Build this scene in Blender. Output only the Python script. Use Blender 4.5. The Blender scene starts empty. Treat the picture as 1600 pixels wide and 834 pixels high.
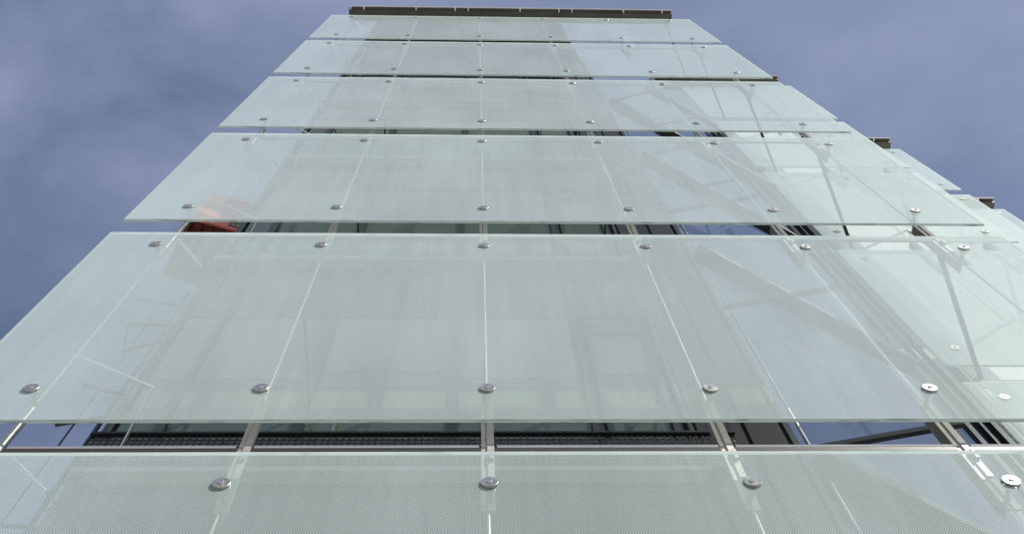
import bpy, bmesh, math, random
from mathutils import Vector, Matrix
random.seed(7)
C = bpy.context.scene.collection
sc = bpy.context.scene
GROUND = -1.6                     # the camera's eye is z = 0, the ground lies 1.6 m below it

# ------------------------------------------------------------------ camera
CAM_D, CAM_X = 2.5787, -0.0692
PITCH, ROLL, YAW = 2.7762477, -0.0895116, -0.1002413
cam = bpy.data.cameras.new('camera'); co = bpy.data.objects.new('camera', cam); C.objects.link(co)
cam.sensor_width = 36.0; cam.lens = 1616.758 / 1600 * 36.0
cam.clip_start = 0.05; cam.clip_end = 3000
co.matrix_world = Matrix.Translation((CAM_X, -CAM_D, 0)) @ Matrix.Rotation(YAW, 4, 'Z') @ Matrix.Rotation(PITCH, 4, 'X') @ Matrix.Rotation(ROLL, 4, 'Z')
sc.camera = co

# ------------------------------------------------------------------ light
SUN_DIR = Vector((0.62, -0.62, 0.80)).normalized()      # towards the sun
el = math.asin(SUN_DIR.z)
sun = bpy.data.lights.new('sun', 'SUN'); so = bpy.data.objects.new('sun', sun); C.objects.link(so)
sun.energy = 4.6; sun.angle = math.radians(0.53); sun.color = (1.0, 0.96, 0.90)
so.rotation_euler = SUN_DIR.to_track_quat('Z', 'Y').to_euler()
w = bpy.data.worlds.new('World'); sc.world = w; w.use_nodes = True
nt = w.node_tree; nt.nodes.clear()
def N(nt, t, **k):
    n = nt.nodes.new(t)
    for a, b in k.items(): setattr(n, a, b)
    return n
out = N(nt, 'ShaderNodeOutputWorld'); bg = N(nt, 'ShaderNodeBackground'); bg.inputs['Strength'].default_value = 0.108
sky = N(nt, 'ShaderNodeTexSky', sky_type='NISHITA'); sky.sun_disc = False
sky.sun_elevation = el; sky.sun_rotation = math.atan2(SUN_DIR.x, SUN_DIR.y)
sky.air_density = 1.0; sky.dust_density = 1.5; sky.ozone_density = 1.6
tc = N(nt, 'ShaderNodeTexCoord'); mp = N(nt, 'ShaderNodeMapping'); mp.inputs['Scale'].default_value = (1.0, 1.6, 1.0)
mp.inputs['Rotation'].default_value = (0.2, 0.1, 0.6); mp.inputs['Location'].default_value = (0.42, -0.38, -2.89)
n1 = N(nt, 'ShaderNodeTexNoise'); n1.inputs['Scale'].default_value = 2.6; n1.inputs['Detail'].default_value = 9; n1.inputs['Roughness'].default_value = 0.55; n1.inputs['Distortion'].default_value = 0.35
r1 = N(nt, 'ShaderNodeValToRGB'); r1.color_ramp.elements[0].position = 0.36; r1.color_ramp.elements[1].position = 0.74
r1.color_ramp.elements[0].color = (0.12, 0.12, 0.12, 1); r1.color_ramp.elements[1].color = (0.80, 0.80, 0.80, 1)
mx = N(nt, 'ShaderNodeMix', data_type='RGBA'); mx.inputs['B'].default_value = (3.55, 3.95, 5.75, 1)
nt.links.new(tc.outputs['Generated'], mp.inputs['Vector']); nt.links.new(mp.outputs[0], n1.inputs['Vector'])
nt.links.new(n1.outputs['Fac'], r1.inputs['Fac']); nt.links.new(r1.outputs[0], mx.inputs['Factor'])
nt.links.new(sky.outputs[0], mx.inputs['A']); nt.links.new(mx.outputs['Result'], bg.inputs['Color']); nt.links.new(bg.outputs[0], out.inputs[0])
sc.view_settings.view_transform = 'Standard'; sc.view_settings.look = 'None'; sc.view_settings.exposure = 0.0; sc.view_settings.gamma = 1.0
sc.view_settings.use_curve_mapping = False
sc.render.engine = 'CYCLES'
sc.cycles.transparent_max_bounces = 24; sc.cycles.max_bounces = 10; sc.cycles.transmission_bounces = 8
sc.cycles.caustics_reflective = False; sc.cycles.caustics_refractive = False

# ------------------------------------------------------------------ materials
def mat(name, col, rough=0.5, metal=0.0, spec=0.5, noise=0.0, nscale=4.0, bump=0.0, stretch=(1, 1, 1), rnoise=0.0):
    m = bpy.data.materials.new(name); m.use_nodes = True; t = m.node_tree
    b = t.nodes['Principled BSDF']; b.inputs['Base Color'].default_value = (*col, 1)
    b.inputs['Roughness'].default_value = rough; b.inputs['Metallic'].default_value = metal
    b.inputs['Specular IOR Level'].default_value = spec
    if noise or bump or rnoise:
        tc = N(t, 'ShaderNodeTexCoord'); mp = N(t, 'ShaderNodeMapping'); mp.inputs['Scale'].default_value = stretch
        n = N(t, 'ShaderNodeTexNoise'); n.inputs['Scale'].default_value = nscale; n.inputs['Detail'].default_value = 6
        t.links.new(tc.outputs['Object'], mp.inputs[0]); t.links.new(mp.outputs[0], n.inputs['Vector'])
        if noise:
            r = N(t, 'ShaderNodeMapRange'); r.inputs['From Min'].default_value = 0.3; r.inputs['From Max'].default_value = 0.7
            r.inputs['To Min'].default_value = 1 - noise; r.inputs['To Max'].default_value = 1 + noise
            v = N(t, 'ShaderNodeVectorMath', operation='SCALE'); v.inputs[0].default_value = col
            t.links.new(n.outputs['Fac'], r.inputs['Value']); t.links.new(r.outputs[0], v.inputs['Scale']); t.links.new(v.outputs[0], b.inputs['Base Color'])
        if rnoise:
            r = N(t, 'ShaderNodeMapRange'); r.inputs['To Min'].default_value = max(0.02, rough - rnoise); r.inputs['To Max'].default_value = rough + rnoise
            t.links.new(n.outputs['Fac'], r.inputs['Value']); t.links.new(r.outputs[0], b.inputs['Roughness'])
        if bump:
            bp = N(t, 'ShaderNodeBump'); bp.inputs['Strength'].default_value = bump; bp.inputs['Distance'].default_value = 0.01
            t.links.new(n.outputs['Fac'], bp.inputs['Height']); t.links.new(bp.outputs[0], b.inputs['Normal'])
    return m

M = {}
M['steel'] = mat('stainless_steel', (0.62, 0.60, 0.56), 0.28, 1.0, noise=0.12, nscale=9, rnoise=0.12)
M['disc'] = mat('brushed_disc', (0.42, 0.42, 0.38), 0.34, 0.75, noise=0.15, nscale=30, rnoise=0.15)
M['bolt'] = mat('bolt_steel', (0.8, 0.8, 0.8), 0.15, 1.0)
M['bright'] = mat('satin_steel', (0.86, 0.86, 0.83), 0.42, 0.85)
M['bracket'] = mat('bracket_steel', (0.42, 0.39, 0.35), 0.6, 0.6, noise=0.15, nscale=9)
M['railflat'] = mat('rail_dark_bar', (0.035, 0.028, 0.025), 0.4)
M['rail'] = mat('rail_steel', (0.74, 0.73, 0.70), 0.36, 0.85, noise=0.1, nscale=3, rnoise=0.1)
M['bronze'] = mat('bronze_channel', (0.105, 0.096, 0.080), 0.45, 0.3, noise=0.25, nscale=2.5, rnoise=0.15)
M['lip'] = mat('pale_lip', (0.80, 0.76, 0.74), 0.45, 0.2, noise=0.1)
M['dark'] = mat('dark_frame', (0.018, 0.021, 0.022), 0.4, noise=0.3, nscale=3)
M['frame'] = mat('green_grey_frame', (0.045, 0.06, 0.055), 0.4, noise=0.2, nscale=3)
M['brown'] = mat('brown_panel', (0.035, 0.029, 0.024), 0.35, noise=0.25, nscale=2)
M['spandrel'] = mat('spandrel_glass', (0.020, 0.026, 0.025), 0.12, spec=0.6, noise=0.2, nscale=0.7, rnoise=0.08)
M['pane'] = mat('dark_window_glass', (0.12, 0.155, 0.13), 0.08, spec=0.35, noise=0.2, nscale=0.6)
M['blind'] = mat('grey_roller_blind', (0.21, 0.23, 0.22), 0.8, noise=0.08, nscale=1.5)
M['ledge'] = mat('grey_ledge', (0.30, 0.31, 0.30), 0.4, noise=0.1)
M['wire'] = mat('wire_black', (0.010, 0.011, 0.011), 0.5)
M['traybed'] = mat('tray_plate_grey', (0.36, 0.38, 0.37), 0.5, 0.0, noise=0.3, nscale=14)  # mottled grey of the plate behind the wire mesh
M['pale'] = mat('pale_render_wall', (0.80, 0.81, 0.79), 0.7, noise=0.05, nscale=1.0)
M['blue'] = mat('blue_grey_glass', (0.055, 0.07, 0.12), 0.06, spec=0.8, noise=0.2, nscale=0.8)
M['beam'] = mat('dark_steel_beam', (0.028, 0.031, 0.030), 0.5, noise=0.3, nscale=3)
M['red'] = mat('red_painted_steel', (0.76, 0.17, 0.085), 0.32, noise=0.15, nscale=3, rnoise=0.1)
M['maroon'] = mat('maroon_underside', (0.16, 0.022, 0.016), 0.6, noise=0.3, nscale=4)
M['cream'] = mat('cream_letters', (0.75, 0.66, 0.38), 0.5)
M['black'] = mat('black_plate', (0.03, 0.028, 0.025), 0.5)
M['mast'] = mat('mast_paint', (0.035, 0.038, 0.045), 0.45, noise=0.2)
M['roof'] = mat('soffit', (0.02, 0.024, 0.022), 0.7, noise=0.2)
M['concrete'] = mat('paving', (0.34, 0.33, 0.31), 0.85, noise=0.2, nscale=1.5, bump=0.3)

def frosted(name='frosted_glass'):
    """white ceramic dots printed on clear glass: the dots hide, the gaps let one see through"""
    m = bpy.data.materials.new(name); m.use_nodes = True; t = m.node_tree; t.nodes.clear()
    L = t.links.new
    out = N(t, 'ShaderNodeOutputMaterial'); tc = N(t, 'ShaderNodeTexCoord')
    sx = N(t, 'ShaderNodeSeparateXYZ'); L(tc.outputs['Object'], sx.inputs[0])
    def sn(sock, per):
        a = N(t, 'ShaderNodeMath', operation='MULTIPLY'); a.inputs[1].default_value = 2 * math.pi / per; L(sock, a.inputs[0])
        b = N(t, 'ShaderNodeMath', operation='SINE'); L(a.outputs[0], b.inputs[0]); return b.outputs[0]
    a = sn(sx.outputs['X'], 0.0118); b = sn(sx.outputs['Z'], 0.0118)
    s = N(t, 'ShaderNodeMath', operation='MULTIPLY'); L(a, s.inputs[0]); L(b, s.inputs[1])
    hole = N(t, 'ShaderNodeMapRange', interpolation_type='SMOOTHSTEP')
    hole.inputs['From Min'].default_value = 0.0; hole.inputs['From Max'].default_value = 0.38
    hole.inputs['To Min'].default_value = 0.83; hole.inputs['To Max'].default_value = 0.25
    L(s.outputs[0], hole.inputs['Value'])
    # faint handling marks and dust
    nz = N(t, 'ShaderNodeTexNoise'); nz.inputs['Scale'].default_value = 1.3; nz.inputs['Detail'].default_value = 5
    mpn = N(t, 'ShaderNodeMapping'); mpn.inputs['Scale'].default_value = (1.0, 1.0, 0.45)
    L(tc.outputs['Object'], mpn.inputs[0]); L(mpn.outputs[0], nz.inputs['Vector'])
    dr = N(t, 'ShaderNodeMapRange'); dr.inputs['From Min'].default_value = 0.3; dr.inputs['From Max'].default_value = 0.7
    dr.inputs['To Min'].default_value = -0.015; dr.inputs['To Max'].default_value = 0.02; L(nz.outputs['Fac'], dr.inputs['Value'])
    ad = N(t, 'ShaderNodeMath', operation='ADD'); L(hole.outputs[0], ad.inputs[0]); L(dr.outputs[0], ad.inputs[1])
    # the ink has thickness: a slanting look meets more of it  ->  1 - (1 - c) ^ (0.44 / cos)
    ge = N(t, 'ShaderNodeNewGeometry'); dp = N(t, 'ShaderNodeVectorMath', operation='DOT_PRODUCT'); L(ge.outputs['Incoming'], dp.inputs[0]); L(ge.outputs['Normal'], dp.inputs[1])
    ac = N(t, 'ShaderNodeMath', operation='ABSOLUTE'); L(dp.outputs['Value'], ac.inputs[0])
    mxc = N(t, 'ShaderNodeMath', operation='MAXIMUM'); mxc.inputs[1].default_value = 0.36; L(ac.outputs[0], mxc.inputs[0])
    ex = N(t, 'ShaderNodeMath', operation='DIVIDE'); ex.inputs[0].default_value = 0.44; L(mxc.outputs[0], ex.inputs[1])
    om = N(t, 'ShaderNodeMath', operation='SUBTRACT', use_clamp=True); om.inputs[0].default_value = 1.0; L(ad.outputs[0], om.inputs[1])
    pw = N(t, 'ShaderNodeMath', operation='POWER'); L(om.outputs[0], pw.inputs[0]); L(ex.outputs[0], pw.inputs[1])
    cov = N(t, 'ShaderNodeMath', operation='SUBTRACT', use_clamp=True); cov.inputs[0].default_value = 1.0; L(pw.outputs[0], cov.inputs[1])
    df = N(t, 'ShaderNodeBsdfDiffuse'); df.inputs['Color'].default_value = (0.77, 0.895, 0.865, 1)
    # rain streaks and a dusty film, running down the pane
    mps = N(t, 'ShaderNodeMapping'); mps.inputs['Scale'].default_value = (14.0, 1.0, 0.5); L(tc.outputs['Object'], mps.inputs[0])
    obi = N(t, 'ShaderNodeObjectInfo'); cmb = N(t, 'ShaderNodeCombineXYZ'); mul = N(t, 'ShaderNodeMath', operation='MULTIPLY'); mul.inputs[1].default_value = 40
    L(obi.outputs['Random'], mul.inputs[0]); L(mul.outputs[0], cmb.inputs['Y']); L(cmb.outputs[0], mps.inputs['Location']); L(cmb.outputs[0], mpn.inputs['Location'])
    ns = N(t, 'ShaderNodeTexNoise'); ns.inputs['Scale'].default_value = 1.0; ns.inputs['Detail'].default_value = 7; ns.inputs['Roughness'].default_value = 0.65; L(mps.outputs[0], ns.inputs['Vector'])
    add2 = N(t, 'ShaderNodeMath', operation='ADD'); L(ns.outputs['Fac'], add2.inputs[0]); L(nz.outputs['Fac'], add2.inputs[1])
    rs = N(t, 'ShaderNodeMapRange'); rs.inputs['From Min'].default_value = 0.7; rs.inputs['From Max'].default_value = 1.3; rs.inputs['To Min'].default_value = 0.91; rs.inputs['To Max'].default_value = 1.07; L(add2.outputs[0], rs.inputs['Value'])
    sv = N(t, 'ShaderNodeVectorMath', operation='SCALE'); sv.inputs[0].default_value = (0.768, 0.888, 0.858); L(rs.outputs[0], sv.inputs['Scale']); L(sv.outputs[0], df.inputs['Color'])
    tr = N(t, 'ShaderNodeBsdfTranslucent'); tr.inputs['Color'].default_value = (0.79, 0.89, 0.87, 1)
    m1 = N(t, 'ShaderNodeMixShader'); m1.inputs[0].default_value = 0.40; L(df.outputs[0], m1.inputs[1]); L(tr.outputs[0], m1.inputs[2])
    tp = N(t, 'ShaderNodeBsdfTransparent'); tp.inputs['Color'].default_value = (0.90, 0.96, 0.94, 1)
    m2 = N(t, 'ShaderNodeMixShader'); L(cov.outputs[0], m2.inputs[0]); L(tp.outputs[0], m2.inputs[1]); L(m1.outputs[0], m2.inputs[2])
    gl = N(t, 'ShaderNodeBsdfGlossy'); gl.inputs['Roughness'].default_value = 0.09; gl.inputs['Color'].default_value = (1, 1, 1, 1)
    fr = N(t, 'ShaderNodeFresnel'); fr.inputs['IOR'].default_value = 1.38
    fs = N(t, 'ShaderNodeMath', operation='MULTIPLY'); fs.inputs[1].default_value = 0.45; L(fr.outputs[0], fs.inputs[0])
    m3 = N(t, 'ShaderNodeMixShader'); L(fs.outputs[0], m3.inputs[0]); L(m2.outputs[0], m3.inputs[1]); L(gl.outputs[0], m3.inputs[2])
    L(m3.outputs[0], out.inputs[0]); return m
def clearish(name, tint, ior=1.3, rough=0.03):
    m = bpy.data.materials.new(name); m.use_nodes = True; t = m.node_tree; t.nodes.clear(); L = t.links.new
    out = N(t, 'ShaderNodeOutputMaterial'); tp = N(t, 'ShaderNodeBsdfTransparent'); tp.inputs['Color'].default_value = (*tint, 1)
    gl = N(t, 'ShaderNodeBsdfGlossy'); gl.inputs['Roughness'].default_value = rough
    fr = N(t, 'ShaderNodeFresnel'); fr.inputs['IOR'].default_value = ior
    m3 = N(t, 'ShaderNodeMixShader'); L(fr.outputs[0], m3.inputs[0]); L(tp.outputs[0], m3.inputs[1]); L(gl.outputs[0], m3.inputs[2])
    L(m3.outputs[0], out.inputs[0]); return m
M['frost'] = frosted()
def backface():
    m = bpy.data.materials.new('clear_glass_back'); m.use_nodes = True; t = m.node_tree; t.nodes.clear()
    o = N(t, 'ShaderNodeOutputMaterial'); tp = N(t, 'ShaderNodeBsdfTransparent'); tp.inputs['Color'].default_value = (0.97, 0.99, 0.98, 1)
    t.links.new(tp.outputs[0], o.inputs[0]); return m
M['back'] = backface()
def edgeglass():
    m = bpy.data.materials.new('green_glass_edge'); m.use_nodes = True; t = m.node_tree; t.nodes.clear(); L = t.links.new
    o = N(t, 'ShaderNodeOutputMaterial'); a = N(t, 'ShaderNodeBsdfDiffuse'); b = N(t, 'ShaderNodeBsdfTranslucent'); x = N(t, 'ShaderNodeMixShader')
    tc = N(t, 'ShaderNodeTexCoord'); mp = N(t, 'ShaderNodeMapping'); mp.inputs['Scale'].default_value = (2.5, 20, 20); n = N(t, 'ShaderNodeTexNoise'); n.inputs['Scale'].default_value = 2; n.inputs['Detail'].default_value = 8
    r = N(t, 'ShaderNodeValToRGB'); r.color_ramp.elements[0].position = .32; r.color_ramp.elements[1].position = .48
    r.color_ramp.elements[0].color = (.33, .42, .37, 1); r.color_ramp.elements[1].color = (.78, .87, .80, 1)
    L(tc.outputs['Object'], mp.inputs[0]); L(mp.outputs[0], n.inputs['Vector']); L(n.outputs['Fac'], r.inputs[0])
    L(r.outputs[0], a.inputs[0]); L(r.outputs[0], b.inputs[0]); x.inputs[0].default_value = .5; L(a.outputs[0], x.inputs[1]); L(b.outputs[0], x.inputs[2]); L(x.outputs[0], o.inputs[0]); return m
M['edge'] = edgeglass()
M['tint_low'] = clearish('tinted_glass_dark', (0.52, 0.57, 0.60), 1.22)
M['tint_high'] = clearish('tinted_glass_light', (0.78, 0.82, 0.84), 1.2)

# ------------------------------------------------------------------ mesh helpers
def tag(o, label=None, cat=None, group=None, kind=None):
    if label: o['label'] = label
    if cat: o['category'] = cat
    if group: o['group'] = group
    if kind: o['kind'] = kind
    return o
def obj(name, bm, mats, parent=None, smooth=False, loc=None):
    me = bpy.data.meshes.new(name); bmesh.ops.recalc_face_normals(bm, faces=bm.faces)
    if smooth:
        for f in bm.faces: f.smooth = True
    bm.to_mesh(me); bm.free()
    if not isinstance(mats, (list, tuple)): mats = [mats]
    for m in mats: me.materials.append(m)
    o = bpy.data.objects.new(name, me); C.objects.link(o)
    if smooth:
        try: me.set_sharp_from_angle(angle=math.radians(40))
        except Exception: pass
    if parent: o.parent = parent
    if loc: o.location = loc
    return o
def empty(name, loc, label=None, cat=None, group=None):
    o = bpy.data.objects.new(name, None); C.objects.link(o); o.location = loc; o.empty_display_size = 0.2
    return tag(o, label, cat, group)
def box(bm, x0, x1, y0, y1, z0, z1, bevel=0):
    b = bmesh.new() if bevel else bm
    vs = [b.verts.new((x, y, z)) for x in (x0, x1) for y in (y0, y1) for z in (z0, z1)]
    for f in ((0,1,3,2), (4,6,7,5), (0,4,5,1), (2,3,7,6), (0,2,6,4), (1,5,7,3)): b.faces.new([vs[i] for i in f])
    if bevel:
        bmesh.ops.bevel(b, geom=b.edges[:], offset=bevel, segments=1, affect='EDGES')
        me = bpy.data.meshes.new('t'); b.to_mesh(me); b.free(); bm.from_mesh(me); bpy.data.meshes.remove(me)
    return bm
def tube(bm, p0, p1, r, n=10, r1=None):
    p0, p1 = Vector(p0), Vector(p1); d = p1 - p0; L = d.length
    if L < 1e-6: return bm
    q = d.to_track_quat('Z', 'Y').to_matrix().to_4x4()
    bmesh.ops.create_cone(bm, cap_ends=True, segments=n, radius1=r, radius2=r if r1 is None else r1, depth=L, matrix=Matrix.Translation((p0 + p1) / 2) @ q)
    return bm
def bar(bm, p0, p1, w_, h):
    """rectangular bar between two points, w_ across in plan, h tall"""
    p0, p1 = Vector(p0), Vector(p1); d = (p1 - p0).normalized(); s = d.cross(Vector((0, 0, 1)))
    if s.length < 1e-4: s = Vector((1, 0, 0))
    s.normalize(); u = s.cross(d).normalized()
    vs = [bm.verts.new(p + s * (a * w_ / 2) + u * (b * h / 2)) for p in (p0, p1) for a, b in ((-1,-1), (1,-1), (1,1), (-1,1))]
    for f in ((0,1,2,3), (7,6,5,4), (0,4,5,1), (1,5,6,2), (2,6,7,3), (3,7,4,0)): bm.faces.new([vs[i] for i in f])
    return bm

# ------------------------------------------------------------------ ground
g = bmesh.new(); bmesh.ops.create_grid(g, x_segments=2, y_segments=2, size=900, matrix=Matrix.Translation((0, 0, GROUND)))
tag(obj('ground', g, M['concrete']), 'grey paving in front of and around the building', kind='structure')

# ------------------------------------------------------------------ the building
PITCHZ = 3.1803; PH = 2.8702; INS = 0.3257; HD = 2.2640
def zdisc(r): return 4.9394 + (5 - r) * PITCHZ       # height of the lower discs of row r (1 = top)
TOP = zdisc(1) - INS + PH                            # 20.2
WY = 0.9; WXL, WXR = -2.50, 2.02
FLOORS = [-1.4, 2.25, 5.90, 9.55, 13.20, 16.75]
bld = empty('glazed_building', (0, 2, GROUND), 'dark glazed building standing behind the screens of frosted glass', 'building')
BL = Vector(bld.location)
def bpart(name, bm, m, parent=None, **k):
    bmesh.ops.translate(bm, vec=-BL, verts=bm.verts) if parent is None or parent is bld else bmesh.ops.translate(bm, vec=-BL, verts=bm.verts)
    return obj(name, bm, m, parent or bld, **k)
ROOFZ = 20.62
# main body: dark spandrel wall, returning straight back
b = box(bmesh.new(), WXL, WXR, WY, 5.5, GROUND, ROOFZ - 0.003)
bpart('wall', b, M['spandrel'])
for k, f in enumerate(FLOORS):
    z0, z1 = f - 0.30, f + 1.99
    if k == len(FLOORS) - 1: z1 = f + 1.95
    window = bpart('window', box(bmesh.new(), WXL + .03, WXR - .63, WY - .035, WY - .002, z1, z1 + .05), M['frame'])   # head of the window band
    bpart('sill', box(bmesh.new(), WXL + .03, WXR - .63, WY - .035, WY - .002, z0 - .05, z0), M['frame'], window)
    xs = [(-2.42, -2.16), (-2.10, -1.27), (-1.20, -.24), (-.18, .72), (.86, 1.26)]
    for i, (a, c) in enumerate(xs):
        if i < 4:
            bpart('pane', box(bmesh.new(), a, c, WY - .012, WY - .002, z0, z1), M['pane'], window)
        else:
            bpart('pane', box(bmesh.new(), a, c, WY - .012, WY - .002, z0, z1 - .34), M['pane'], window)
            bpart('pane', box(bmesh.new(), a, c, WY - .012, WY - .002, z1 - .22, z1), M['pane'], window)
            bpart('transom', box(bmesh.new(), a, c, WY - .04, WY - .002, z1 - .34, z1 - .22), M['frame'], window)
    zb_ = {5.90: 6.80, 9.55: 10.50}.get(f, f + .9)
    for i, (a, c) in enumerate(xs):
        top_ = z1 - .36 if i == 4 else z1 - .01
        bpart('blind', box(bmesh.new(), a + .01, c - .01, WY - .017, WY - .013, zb_ + (.0, .0, .12, .0, .06)[i], top_), M['blind'], window)
    for a, c in ((-2.16, -2.10), (-1.27, -1.20), (-.24, -.18), (.72, .76), (.82, .86), (1.26, 1.30), (1.36, 1.39)):
        bpart('mullion', box(bmesh.new(), a, c, WY - .05, WY - .002, z0, z1), M['frame'], window)
    bpart('ledge', box(bmesh.new(), WXL, 1.39, WY - .09, WY, z0 - .16, z0 - .055), M['ledge'])
for z0, z1 in ((GROUND, ROOFZ - .01),):
    for a, c in ((1.42, 1.72), (1.755, 1.985)):
        bpart('cladding_panel', box(bmesh.new(), a, c, WY - .03, WY - .002, z0, z1), M['brown'])
bpart('corner_post', box(bmesh.new(), WXR - .01, WXR + .03, WY - .04, WY + .04, GROUND, ROOFZ - .005), M['frame'])
tb = tube(bmesh.new(), (WXL + .03, WY - .03, GROUND), (WXL + .03, WY - .03, ROOFZ - .01), .028)
bpart('drainpipe', tb, M['mast'])
# roof slab with its soffit reaching out to the near screen
bm = bmesh.new(); pl = [(-1.99, .16), (1.58, .16), (2.03, .9), (2.03, 5.6), (-2.51, 5.6), (-2.51, .9)]
lo = [bm.verts.new((x, y, ROOFZ)) for x, y in pl]; hi = [bm.verts.new((x, y, ROOFZ + .18)) for x, y in pl]
bm.faces.new(lo[::-1]); bm.faces.new(hi)
for i in range(6): bm.faces.new((lo[i], lo[(i + 1) % 6], hi[(i + 1) % 6], hi[i]))
bpart('roof', bm, M['roof'])
# staggered bays stepping back to the right
SX, SY = 2.385, 1.26
for k in range(1, 4):
    x0, y0 = 4.45 + (k - 1) * SX, 2.15 + (k - 1) * SY
    x1 = x0 + 1.75
    bm = bmesh.new()
    pl = [(x0 + .55, y0), (x1, y0), (x1 + 2.4, y0 + 2.4), (x0 + .55 + 2.4, y0 + 2.4)]
    lo = [bm.verts.new((x, y, GROUND)) for x, y in pl]; hi = [bm.verts.new((x, y, 20.1)) for x, y in pl]
    bm.faces.new(lo[::-1]); bm.faces.new(hi)
    for i in range(4): bm.faces.new((lo[i], lo[(i + 1) % 4], hi[(i + 1) % 4], hi[i]))
    tag(bpart('bay_wall', bm, M['pale']), 'pale wall set back behind a stepped screen')
    bm = bmesh.new()
    pl = [(x0, y0), (x0 + .547, y0), (x0 + .547 + .4, y0 + .4), (x0 + .4, y0 + .4)]
    lo = [bm.verts.new((x, y, GROUND)) for x, y in pl]; hi = [bm.verts.new((x, y, 20.1)) for x, y in pl]
    bm.faces.new(lo[::-1]); bm.faces.new(hi)
    for i in range(4): bm.faces.new((lo[i], lo[(i + 1) % 4], hi[(i + 1) % 4], hi[i]))
    st = bpart('corner_glazing', bm, M['blue'])
    for a, wd in ((.0, .05), (.14, .025), (.25, .06), (.40, .03), (.50, .045)):
        bpart('mullion', box(bmesh.new(), x0 + a, x0 + a + wd, y0 - .06, y0 - .002, GROUND, 20.1), M['dark'], st)
# link between main body and the first bay
P0, P1 = Vector((WXR + .06, WY + .03, 0)), Vector((4.43, 2.12, 0))
def link_sheet(z0, z1, m):
    bm = bmesh.new(); a, c = P0 + Vector((0, 0, z0)), P1 + Vector((0, 0, z0)); a2, c2 = P0 + Vector((0, 0, z1)), P1 + Vector((0, 0, z1))
    nrm = Vector((-(P1 - P0).y, (P1 - P0).x, 0)).normalized() * .02
    v = [bm.verts.new(q) for q in (a, c, c2, a2)]; bm.faces.new(v)
    return bpart('link_glazing', bm, m)
link_sheet(GROUND, 9.45, M['tint_low']); link_sheet(9.62, 13.1, M['tint_high'])
for f in FLOORS[1:]:
    low = f < 6
    f2 = f - .20 if low else f
    bm = bmesh.new(); off = .15 if low else .04
    bar(bm, (2.09 - off * .45 + .05, .85 + off, f2), (4.65 - off * .45, 2.19 + off, f2), .40 if low else .17, .10)
    bpart('floor_beam', bm, M['beam'])
    if low or f < 10: continue
    bm = bmesh.new(); bar(bm, (2.70, .67, f), (4.10, 1.38, f), .09, .09); bpart('walkway_beam', bm, M['beam'])
    for a, c in (((2.10, .90), (2.72, .72)), ((2.92, 1.28), (3.62, 1.13))):
        bm = bmesh.new(); bar(bm, (*a, f - .02), (*c, f - .02), .035, .05); bpart('tie_bar', bm, M['beam'])
for f in (5.82, 8.2, 10.9):
    bm = bmesh.new(); bar(bm, (2.08, .91, f), (3.10, .71, f), .035, .045); bpart('tie_bar', bm, M['beam'])
bm = bmesh.new(); tube(bm, (2.18, .98, GROUND), (2.18, .98, 18), .012); bpart('corner_rod', bm, M['steel'])

# ------------------------------------------------------------------ wire cable tray under the lowest windows
tray = empty('wire_mesh_tray', (-.35, .82, 5.5), 'black wire mesh tray running along the dark wall above the lowest rail', 'cable tray')
bm = bmesh.new(); X0, X1, TY = -2.5, 1.62, .80; Z0, Z1 = 5.50, 5.83
x = X0
while x <= X1 + .001:
    box(bm, x - .0060, x + .0060, TY - .004, TY + .002, Z0, Z1); x += .042
bmesh.ops.translate(bm, vec=-Vector(tray.location), verts=bm.verts); obj('upright_wires', bm, M['wire'], tray)
bm = bmesh.new()
z = Z0
while z <= Z1 + .001:
    box(bm, X0, X1, TY + .003, TY + .006, z - .006, z + .006); z += .041
box(bm, X0, X1, TY - .02, TY + .01, Z1 + .008, Z1 + .028)
bmesh.ops.translate(bm, vec=-Vector(tray.location), verts=bm.verts); obj('long_wires', bm, M['wire'], tray)
bm = bmesh.new()
box(bm, X0, X1, TY + .020, TY + .028, Z0, Z1)
bmesh.ops.translate(bm, vec=-Vector(tray.location), verts=bm.verts); obj('back_plate', bm, M['traybed'], tray)

# ------------------------------------------------------------------ glass panels with point fixings
def disc_mesh():
    bm = bmesh.new(); n = 28
    prof = [(0.0, -.013), (.0395, -.013), (.0415, -.0115), (.0415, -.001), (0, -.001)]
    rings = []
    for r, y in prof:
        if r == 0: rings.append([bm.verts.new((0, y, 0))])
        else: rings.append([bm.verts.new((r * math.cos(2*math.pi*i/n), y, r * math.sin(2*math.pi*i/n))) for i in range(n)])
    for a, c in zip(rings, rings[1:]):
        for i in range(n):
            j = (i + 1) % n
            if len(a) == 1: bm.faces.new((a[0], c[i], c[j]))
            elif len(c) == 1: bm.faces.new((a[i], c[0], a[j]))
            else: bm.faces.new((a[i], c[i], c[j], a[j]))
    bmesh.ops.recalc_face_normals(bm, faces=bm.faces)
    me = bpy.data.meshes.new('clamp_disc'); bm.to_mesh(me); bm.free(); me.materials.append(M['disc']); return me
def bolt_mesh():
    bm = bmesh.new(); tube(bm, (0, -.0145, 0), (0, -.020, 0), .013, 16, .010)
    for s in (-1, 1): tube(bm, (s * .022, -.0145, .004), (s * .022, -.0155, .004), .0035, 8)
    me = bpy.data.meshes.new('bolt'); bm.to_mesh(me); bm.free(); me.materials.append(M['bolt']); return me
def stub_mesh():
    bm = bmesh.new(); tube(bm, (0, .021, 0), (0, .10, 0), .014, 12); tube(bm, (0, .021, 0), (0, .030, 0), .030, 18)
    me = bpy.data.meshes.new('stub'); bm.to_mesh(me); bm.free(); me.materials.append(M['steel']); return me
DISC, BOLT, STUB = disc_mesh(), bolt_mesh(), stub_mesh()
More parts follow.
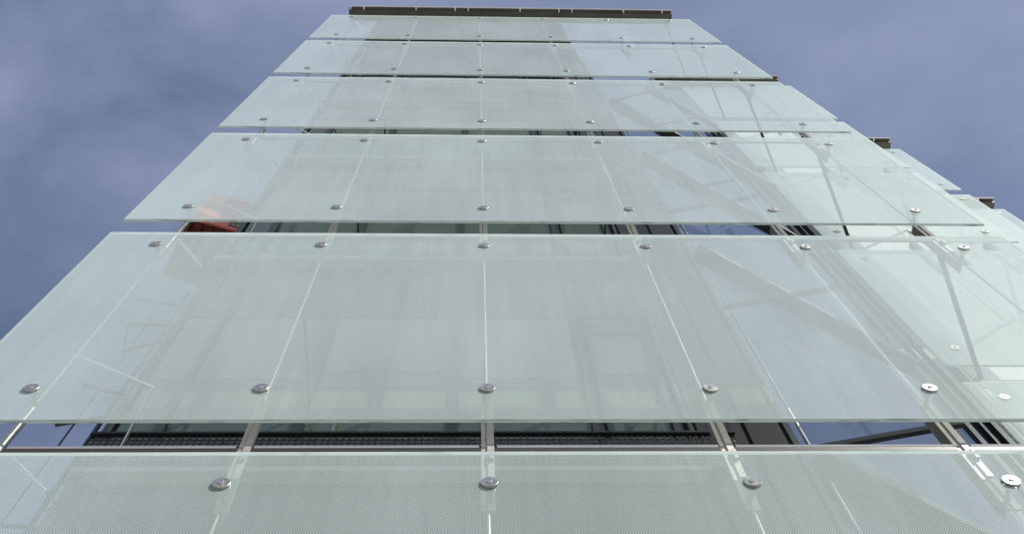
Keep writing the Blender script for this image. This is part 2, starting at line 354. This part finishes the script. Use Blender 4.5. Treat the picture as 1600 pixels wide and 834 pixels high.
def panel(xl, xr, y, r, cols, label, group):
    zb = zdisc(r) - INS; T = .020
    bm = bmesh.new(); box(bm, xl, xr, 0, T, 0, PH, bevel=.0015)
    bm.normal_update()
    for f in bm.faces:
        c = f.calc_center_median(); big = f.calc_area() > 1
        f.material_index = (0 if c.y < .001 else 1) if big else 2
    o = obj('glass_panel', bm, [M['frost'], M['back'], M['edge']], loc=(0, y, zb)); tag(o, label, 'glass panel', group)
    for cx in cols:
        for dz in (INS, INS + HD):
            d = bpy.data.objects.new('clamp_disc', DISC); C.objects.link(d); d.parent = o; d.location = (cx, 0, dz)
            d.rotation_euler = (random.gauss(0, .03), random.uniform(0, 6.28), random.gauss(0, .03))
            e = bpy.data.objects.new('bolt', BOLT); C.objects.link(e); e.parent = d
            s = bpy.data.objects.new('stub', STUB); C.objects.link(s); s.parent = o; s.location = (cx, 0, dz)
    return o
ORD = {1: 'topmost', 2: 'second from top', 3: 'third from top', 4: 'fourth from top', 5: 'fifth from top, above the mesh tray', 6: 'lowest'}
COLS = [(i - 2) * 1.2 for i in range(6)]
for r in range(1, 7):
    panel(COLS[0] - .418, COLS[5] + .434, 0.0, r, COLS, 'wide frosted glass panel of near screen, %s' % ORD[r], 'wide frosted panels of the near screen')
SCREENS = []
NM = {1: 'first stepped screen', 2: 'second stepped screen', 3: 'farthest stepped screen'}
for k in range(1, 4):
    cs = [4.15 + (k - 1) * SX, 5.03 + (k - 1) * SX, 5.91 + (k - 1) * SX]; y = 1.26 * k
    SCREENS.append((k, cs, y))
    for r in range(1, 7):
        panel(cs[0] - .22, cs[2] + .24, y, r, cs, 'short frosted glass panel, %s of its stack, in the %s' % (ORD[r].split(',')[0], NM[k]), 'short frosted panels of the stepped screens')

# ------------------------------------------------------------------ steel columns: thin rod, bracket at each gap, arms to the wall
def bracket_bm():
    bm = bmesh.new()
    box(bm, -.004, .030, .088, .098, -.52, .52)          # lit front flat
    box(bm, -.034, -.004, .098, .112, -.50, .50)         # back flat
    box(bm, -.012, -.002, .1125, .19, -.46, .46)         # web
    box(bm, .006, .026, .070, .0875, -.10, -.02)         # clamp
    return bm
BR = bracket_bm(); brm = bpy.data.meshes.new('bracket'); bmesh.ops.recalc_face_normals(BR, faces=BR.faces); BR.to_mesh(brm); BR.free(); brm.materials.append(M['bracket'])
CO = ['leftmost', 'second from left', 'third from left, near the middle', 'fourth from left', 'fifth from left', 'rightmost']
def column(cx, y, label, group, main=True, arm_to=None, end=0):
    root = empty('support_column', (cx, y, GROUND), label, 'steel column', group)
    zo = -GROUND
    rz = obj('rod', tube(bmesh.new(), (-.002, .104, 1.2 + zo), (-.002, .104, TOP + .18 + zo), .0075, 8), M['bright'], root, smooth=True)
    for r in range(1, 7):
        zc = (zdisc(r) + zdisc(r) + PITCHZ * 0) / 2 - INS + PH + .155   # middle of the gap above row r
        if r > 1 and end < 0:
            obj('bracket', tube(bmesh.new(), (0, .104, zc - .45 + zo), (0, .104, zc + .45 + zo), .021, 14), M['steel'], root, smooth=True)
        elif r > 1:
            bo = bpy.data.objects.new('bracket', brm); C.objects.link(bo); bo.parent = root; bo.location = (0, 0, zc + zo)
        zr = zc + .03
        if end < 0:     # left end: a diagonal strut inward and a V-shaped arm lower down
            obj('strut', tube(bmesh.new(), (.0, .13, zr + .06 + zo), (.17, .37, zr + .06 + zo), .010), M['bright'], root, smooth=True)
            obj('strut', tube(bmesh.new(), (.171, .371, zr + .06 + zo), (.42, .84, zr + .06 + zo), .007), M['beam'], root, smooth=True)
            if r > 1:
                za = zc + 1.14
                obj('strut', tube(bmesh.new(), (-.02, .12, za + zo), (.41, .33, za + zo), .009), M['bright'], root, smooth=True)
                obj('strut', tube(bmesh.new(), (.41, .33, za + zo), (.10, .86, za + zo), .009), M['bright'], root, smooth=True)
        elif end > 0:
            obj('strut', bar(bmesh.new(), (.03, .14, zr + .06 + zo), (.62, 1.36, zr + .06 + zo), .03, .05), M['beam'], root)
        elif arm_to is not None and r > 1:
            obj('strut', bar(bmesh.new(), (0, .11, zc + 1.9 + zo), (0, arm_to, zc + 1.9 + zo), .018, .03), M['frame'], root)
    return root
for i, cx in enumerate(COLS):
    e = -1 if i == 0 else (1 if i == 5 else 0)
    column(cx, 0, 'steel rod and bracket column behind the near screen, %s' % CO[i], 'steel columns behind the near screen', end=e, arm_to=(.84 if cx < 2 else None))
for k, cs, y in SCREENS:
    for j, cx in enumerate(cs):
        column(cx, y, '%s steel column behind the %s' % (['left', 'middle', 'right'][j], NM[k]), 'steel columns behind the stepped screens', end=1 if j == 2 else 0)

# ------------------------------------------------------------------ rails, one per row just above the panel's top edge
def rail(xa, xb, cols, y, r, label, group):
    z = zdisc(r) - INS + PH + .203
    root = empty('steel_rail', ((xa + xb) / 2, y, z), label, 'rail', group)
    o = -Vector(root.location)
    for a, c in zip(cols, cols[1:]):
        a2, c2 = a + .045, c - .045
        bm = tube(bmesh.new(), (a2, y + .10, z), (c2, y + .10, z), .0125, 12); bmesh.ops.translate(bm, vec=o, verts=bm.verts)
        obj('tube', bm, M['rail'], root, smooth=True)
        bm = box(bmesh.new(), a2 - .01, c2 + .01, y + .092, y + .104, z - .048, z - .0135); bmesh.ops.translate(bm, vec=o, verts=bm.verts)
        obj('flat_bar', bm, M['railflat'], root)
for r in range(2, 7):
    rail(COLS[0], COLS[5], COLS, 0, r, 'long thin steel rail above the wide panel, %s of the near screen' % ORD[r].split(',')[0], 'rails of the near screen')
for k, cs, y in SCREENS:
    for r in range(2, 7):
        rail(cs[0], cs[2], cs, y, r, 'short steel rail above the panel %s, in the %s' % (ORD[r].split(',')[0], NM[k]), 'rails of the stepped screens')

# ------------------------------------------------------------------ bronze gutters along the tops
def gutter(xa, xb, y, label, yd=.17):
    z = TOP + .14; root = empty('roof_gutter', ((xa + xb) / 2, y, z), label, 'gutter', 'bronze gutters on top of the screens'); o = -Vector(root.location)
    def pt(n, bm, m): bmesh.ops.translate(bm, vec=o, verts=bm.verts); return obj(n, bm, m, root)
    pt('channel', box(bmesh.new(), xa, xb, y - yd * .38, y + yd * .62, z, z + .02), M['bronze'])
    bm = bmesh.new(); box(bm, xa, xb, y - yd * .38 - .012, y - yd * .38 - .002, z - .01, z + .10); pt('front_lip', bm, M['bronze'])
    pt('top_edge', tube(bmesh.new(), (xa, y - yd * .38 - .075, z + .09), (xb, y - yd * .38 - .075, z + .09), .012, 10), M['lip'])
    pt('tray_floor', box(bmesh.new(), xa, xb, y - yd * .38 - .062, y - yd * .38 - .013, z + .09, z + .10), M['bronze'])
    bm = bmesh.new(); box(bm, xa, xb, y + yd * .62 + .002, y + yd * .62 + .014, z - .01, z + .10); pt('back_lip', bm, M['bronze'])
    x = xa + .03; i = 0
    while x < xb:
        pt('clip', box(bmesh.new(), x - .012, x + .012, y - yd * .38 - .070, y - yd * .38 - .0125, z + .03, z + .086), M['lip'])
        x += (.25, 1.0, .75)[i % 3] if xb - xa > 4 else .55; i += 1
gutter(COLS[0] - .10, COLS[5] + .12, 0, 'long bronze gutter along the top of the near screen')
gl_lab = {1: 'bronze gutter behind the near screen, seen through its second gap', 2: 'bronze gutter end over the second stepped screen, against the sky', 3: 'bronze gutter end over the farthest stepped screen'}
for k, cs, y in SCREENS: gutter(cs[0] - .72, cs[2] + (.03 if k == 1 else .10), y, gl_lab[k], .20 if k == 1 else .24)

# ------------------------------------------------------------------ red hoist cabin on its mast, left of the building
H = 14.0
cabin = empty('hoist_cabin', (-4.0, 2.6, H), 'red hoist cabin with dark ribbed underside hanging left of the dark wall', 'hoist cabin')
f0, f1 = Vector((-4.10, 2.05, H)), Vector((-3.38, 2.26, H)); dv = Vector((-.48, .87, 0)); HH = 1.35
def prism(pl, z0, z1):
    bm = bmesh.new(); lo = [bm.verts.new((p.x, p.y, z0)) for p in pl]; hi = [bm.verts.new((p.x, p.y, z1)) for p in pl]
    n = len(pl); bm.faces.new(lo[::-1]); bm.faces.new(hi)
    for i in range(n): bm.faces.new((lo[i], lo[(i+1)%n], hi[(i+1)%n], hi[i]))
    return bm
def cpart(n, bm, m, par=None):
    bmesh.ops.translate(bm, vec=-Vector(cabin.location), verts=bm.verts); return obj(n, bm, m, par or cabin)
body = prism([f0, f1, f1 + dv, f0 + dv], H + .05, H + HH); bmesh.ops.bevel(body, geom=body.edges[:], offset=.03, segments=2, affect='EDGES')
cpart('body', body, M['red'])
cpart('underside', prism([f0 + dv*.02, f1 + dv*.02, f1 + dv*.98, f0 + dv*.98], H, H + .048), M['maroon'])
fd = (f1 - f0)
for i in range(5):
    a = f0 + fd * (.06 + .2 * i); cpart('rib', bar(bmesh.new(), a - Vector((0,0,.035)) + dv*.03, a - Vector((0,0,.035)) + dv * .97, .035, .06), M['maroon'])
cpart('skirt', bar(bmesh.new(), f0 + Vector((0,0,.02)) - dv*.02, f1 + Vector((0,0,.02)) - dv*.02, .03, .07), M['red'])
nf = Vector((fd.y, -fd.x, 0)).normalized()
pa, pb = f0 + fd * .70 + nf * .012 + Vector((0, 0, .25)), f0 + fd * .98 + nf * .012 + Vector((0, 0, .25))
plate = cpart('name_plate', bar(bmesh.new(), pa, pb, .012, .30), M['black'])
bm = bmesh.new()
for row, pat in ((.06, (0,1,2,3)), (-.06, (0,1,2,3,4))):
    for i in pat:
        s = pa + (pb - pa) * (.10 + .18 * i) + nf * .009 + Vector((0, 0, row))
        e = s + (pb - pa) * .12
        bar(bm, s + Vector((0,0,.035)), e + Vector((0,0,.035)), .004, .018)
        bar(bm, s, s + (pb - pa) * .03, .004, .09)
        if i % 2: bar(bm, s - Vector((0,0,.035)), e - Vector((0,0,.035)), .004, .018)
        else: bar(bm, e, e + (pb - pa) * .03, .004, .09)
cpart('lettering', bm, M['cream'], plate)
mast = empty('hoist_mast', (-4.2, 3.2, GROUND), 'dark slender lattice mast under the red cabin, close to the wall corner', 'mast')
def mp_(n, bm, m): bmesh.ops.translate(bm, vec=-Vector(mast.location), verts=bm.verts); return obj(n, bm, m, mast)
for dx, dy in ((0, 0), (.20, 0), (.10, .17)):
    mp_('chord', tube(bmesh.new(), (-4.22 + dx, 3.2 + dy, GROUND), (-4.22 + dx, 3.2 + dy, 14.0), .026, 8), M['mast'])
bm = bmesh.new(); z = 0.0; s = 0
while z < 13.6:
    a, c = ((-4.22, 3.2), (-4.02, 3.2)) if s % 2 == 0 else ((-4.02, 3.2), (-4.22, 3.2))
    tube(bm, (*a, z), (*c, z + .45), .010, 6); tube(bm, (-4.22, 3.2, z), (-4.12, 3.37, z + .45), .010, 6); z += .45; s += 1
mp_('lacing', bm, M['mast'])
for z, xo, yo in ((13.55, -.62, -.1), (12.9, -.55, .0), (12.45, -.50, .2), (10.9, -.42, -.12), (10.45, -.60, .16), (8.3, -.5, 0), (7.6, -.6, .1)):
    mp_('outrigger', tube(bmesh.new(), (-4.12, 3.2, z), (-4.22 + xo, 3.2 + yo, z + .05), .022, 6), M['mast'])
for z in (12.9, 7.95):
    mp_('outrigger', tube(bmesh.new(), (-4.75, 3.2, z + .05), (-4.70, 3.4, z - .4), .016, 6), M['mast'])
cb = obj('hoist_cable', tube(bmesh.new(), (0, 0, 0), (0, 0, 14.0 - GROUND), .011, 6), M['mast'], loc=(-4.50, 3.2, GROUND))
tag(cb, 'thin dark cable hanging beside the slender mast', 'cable')
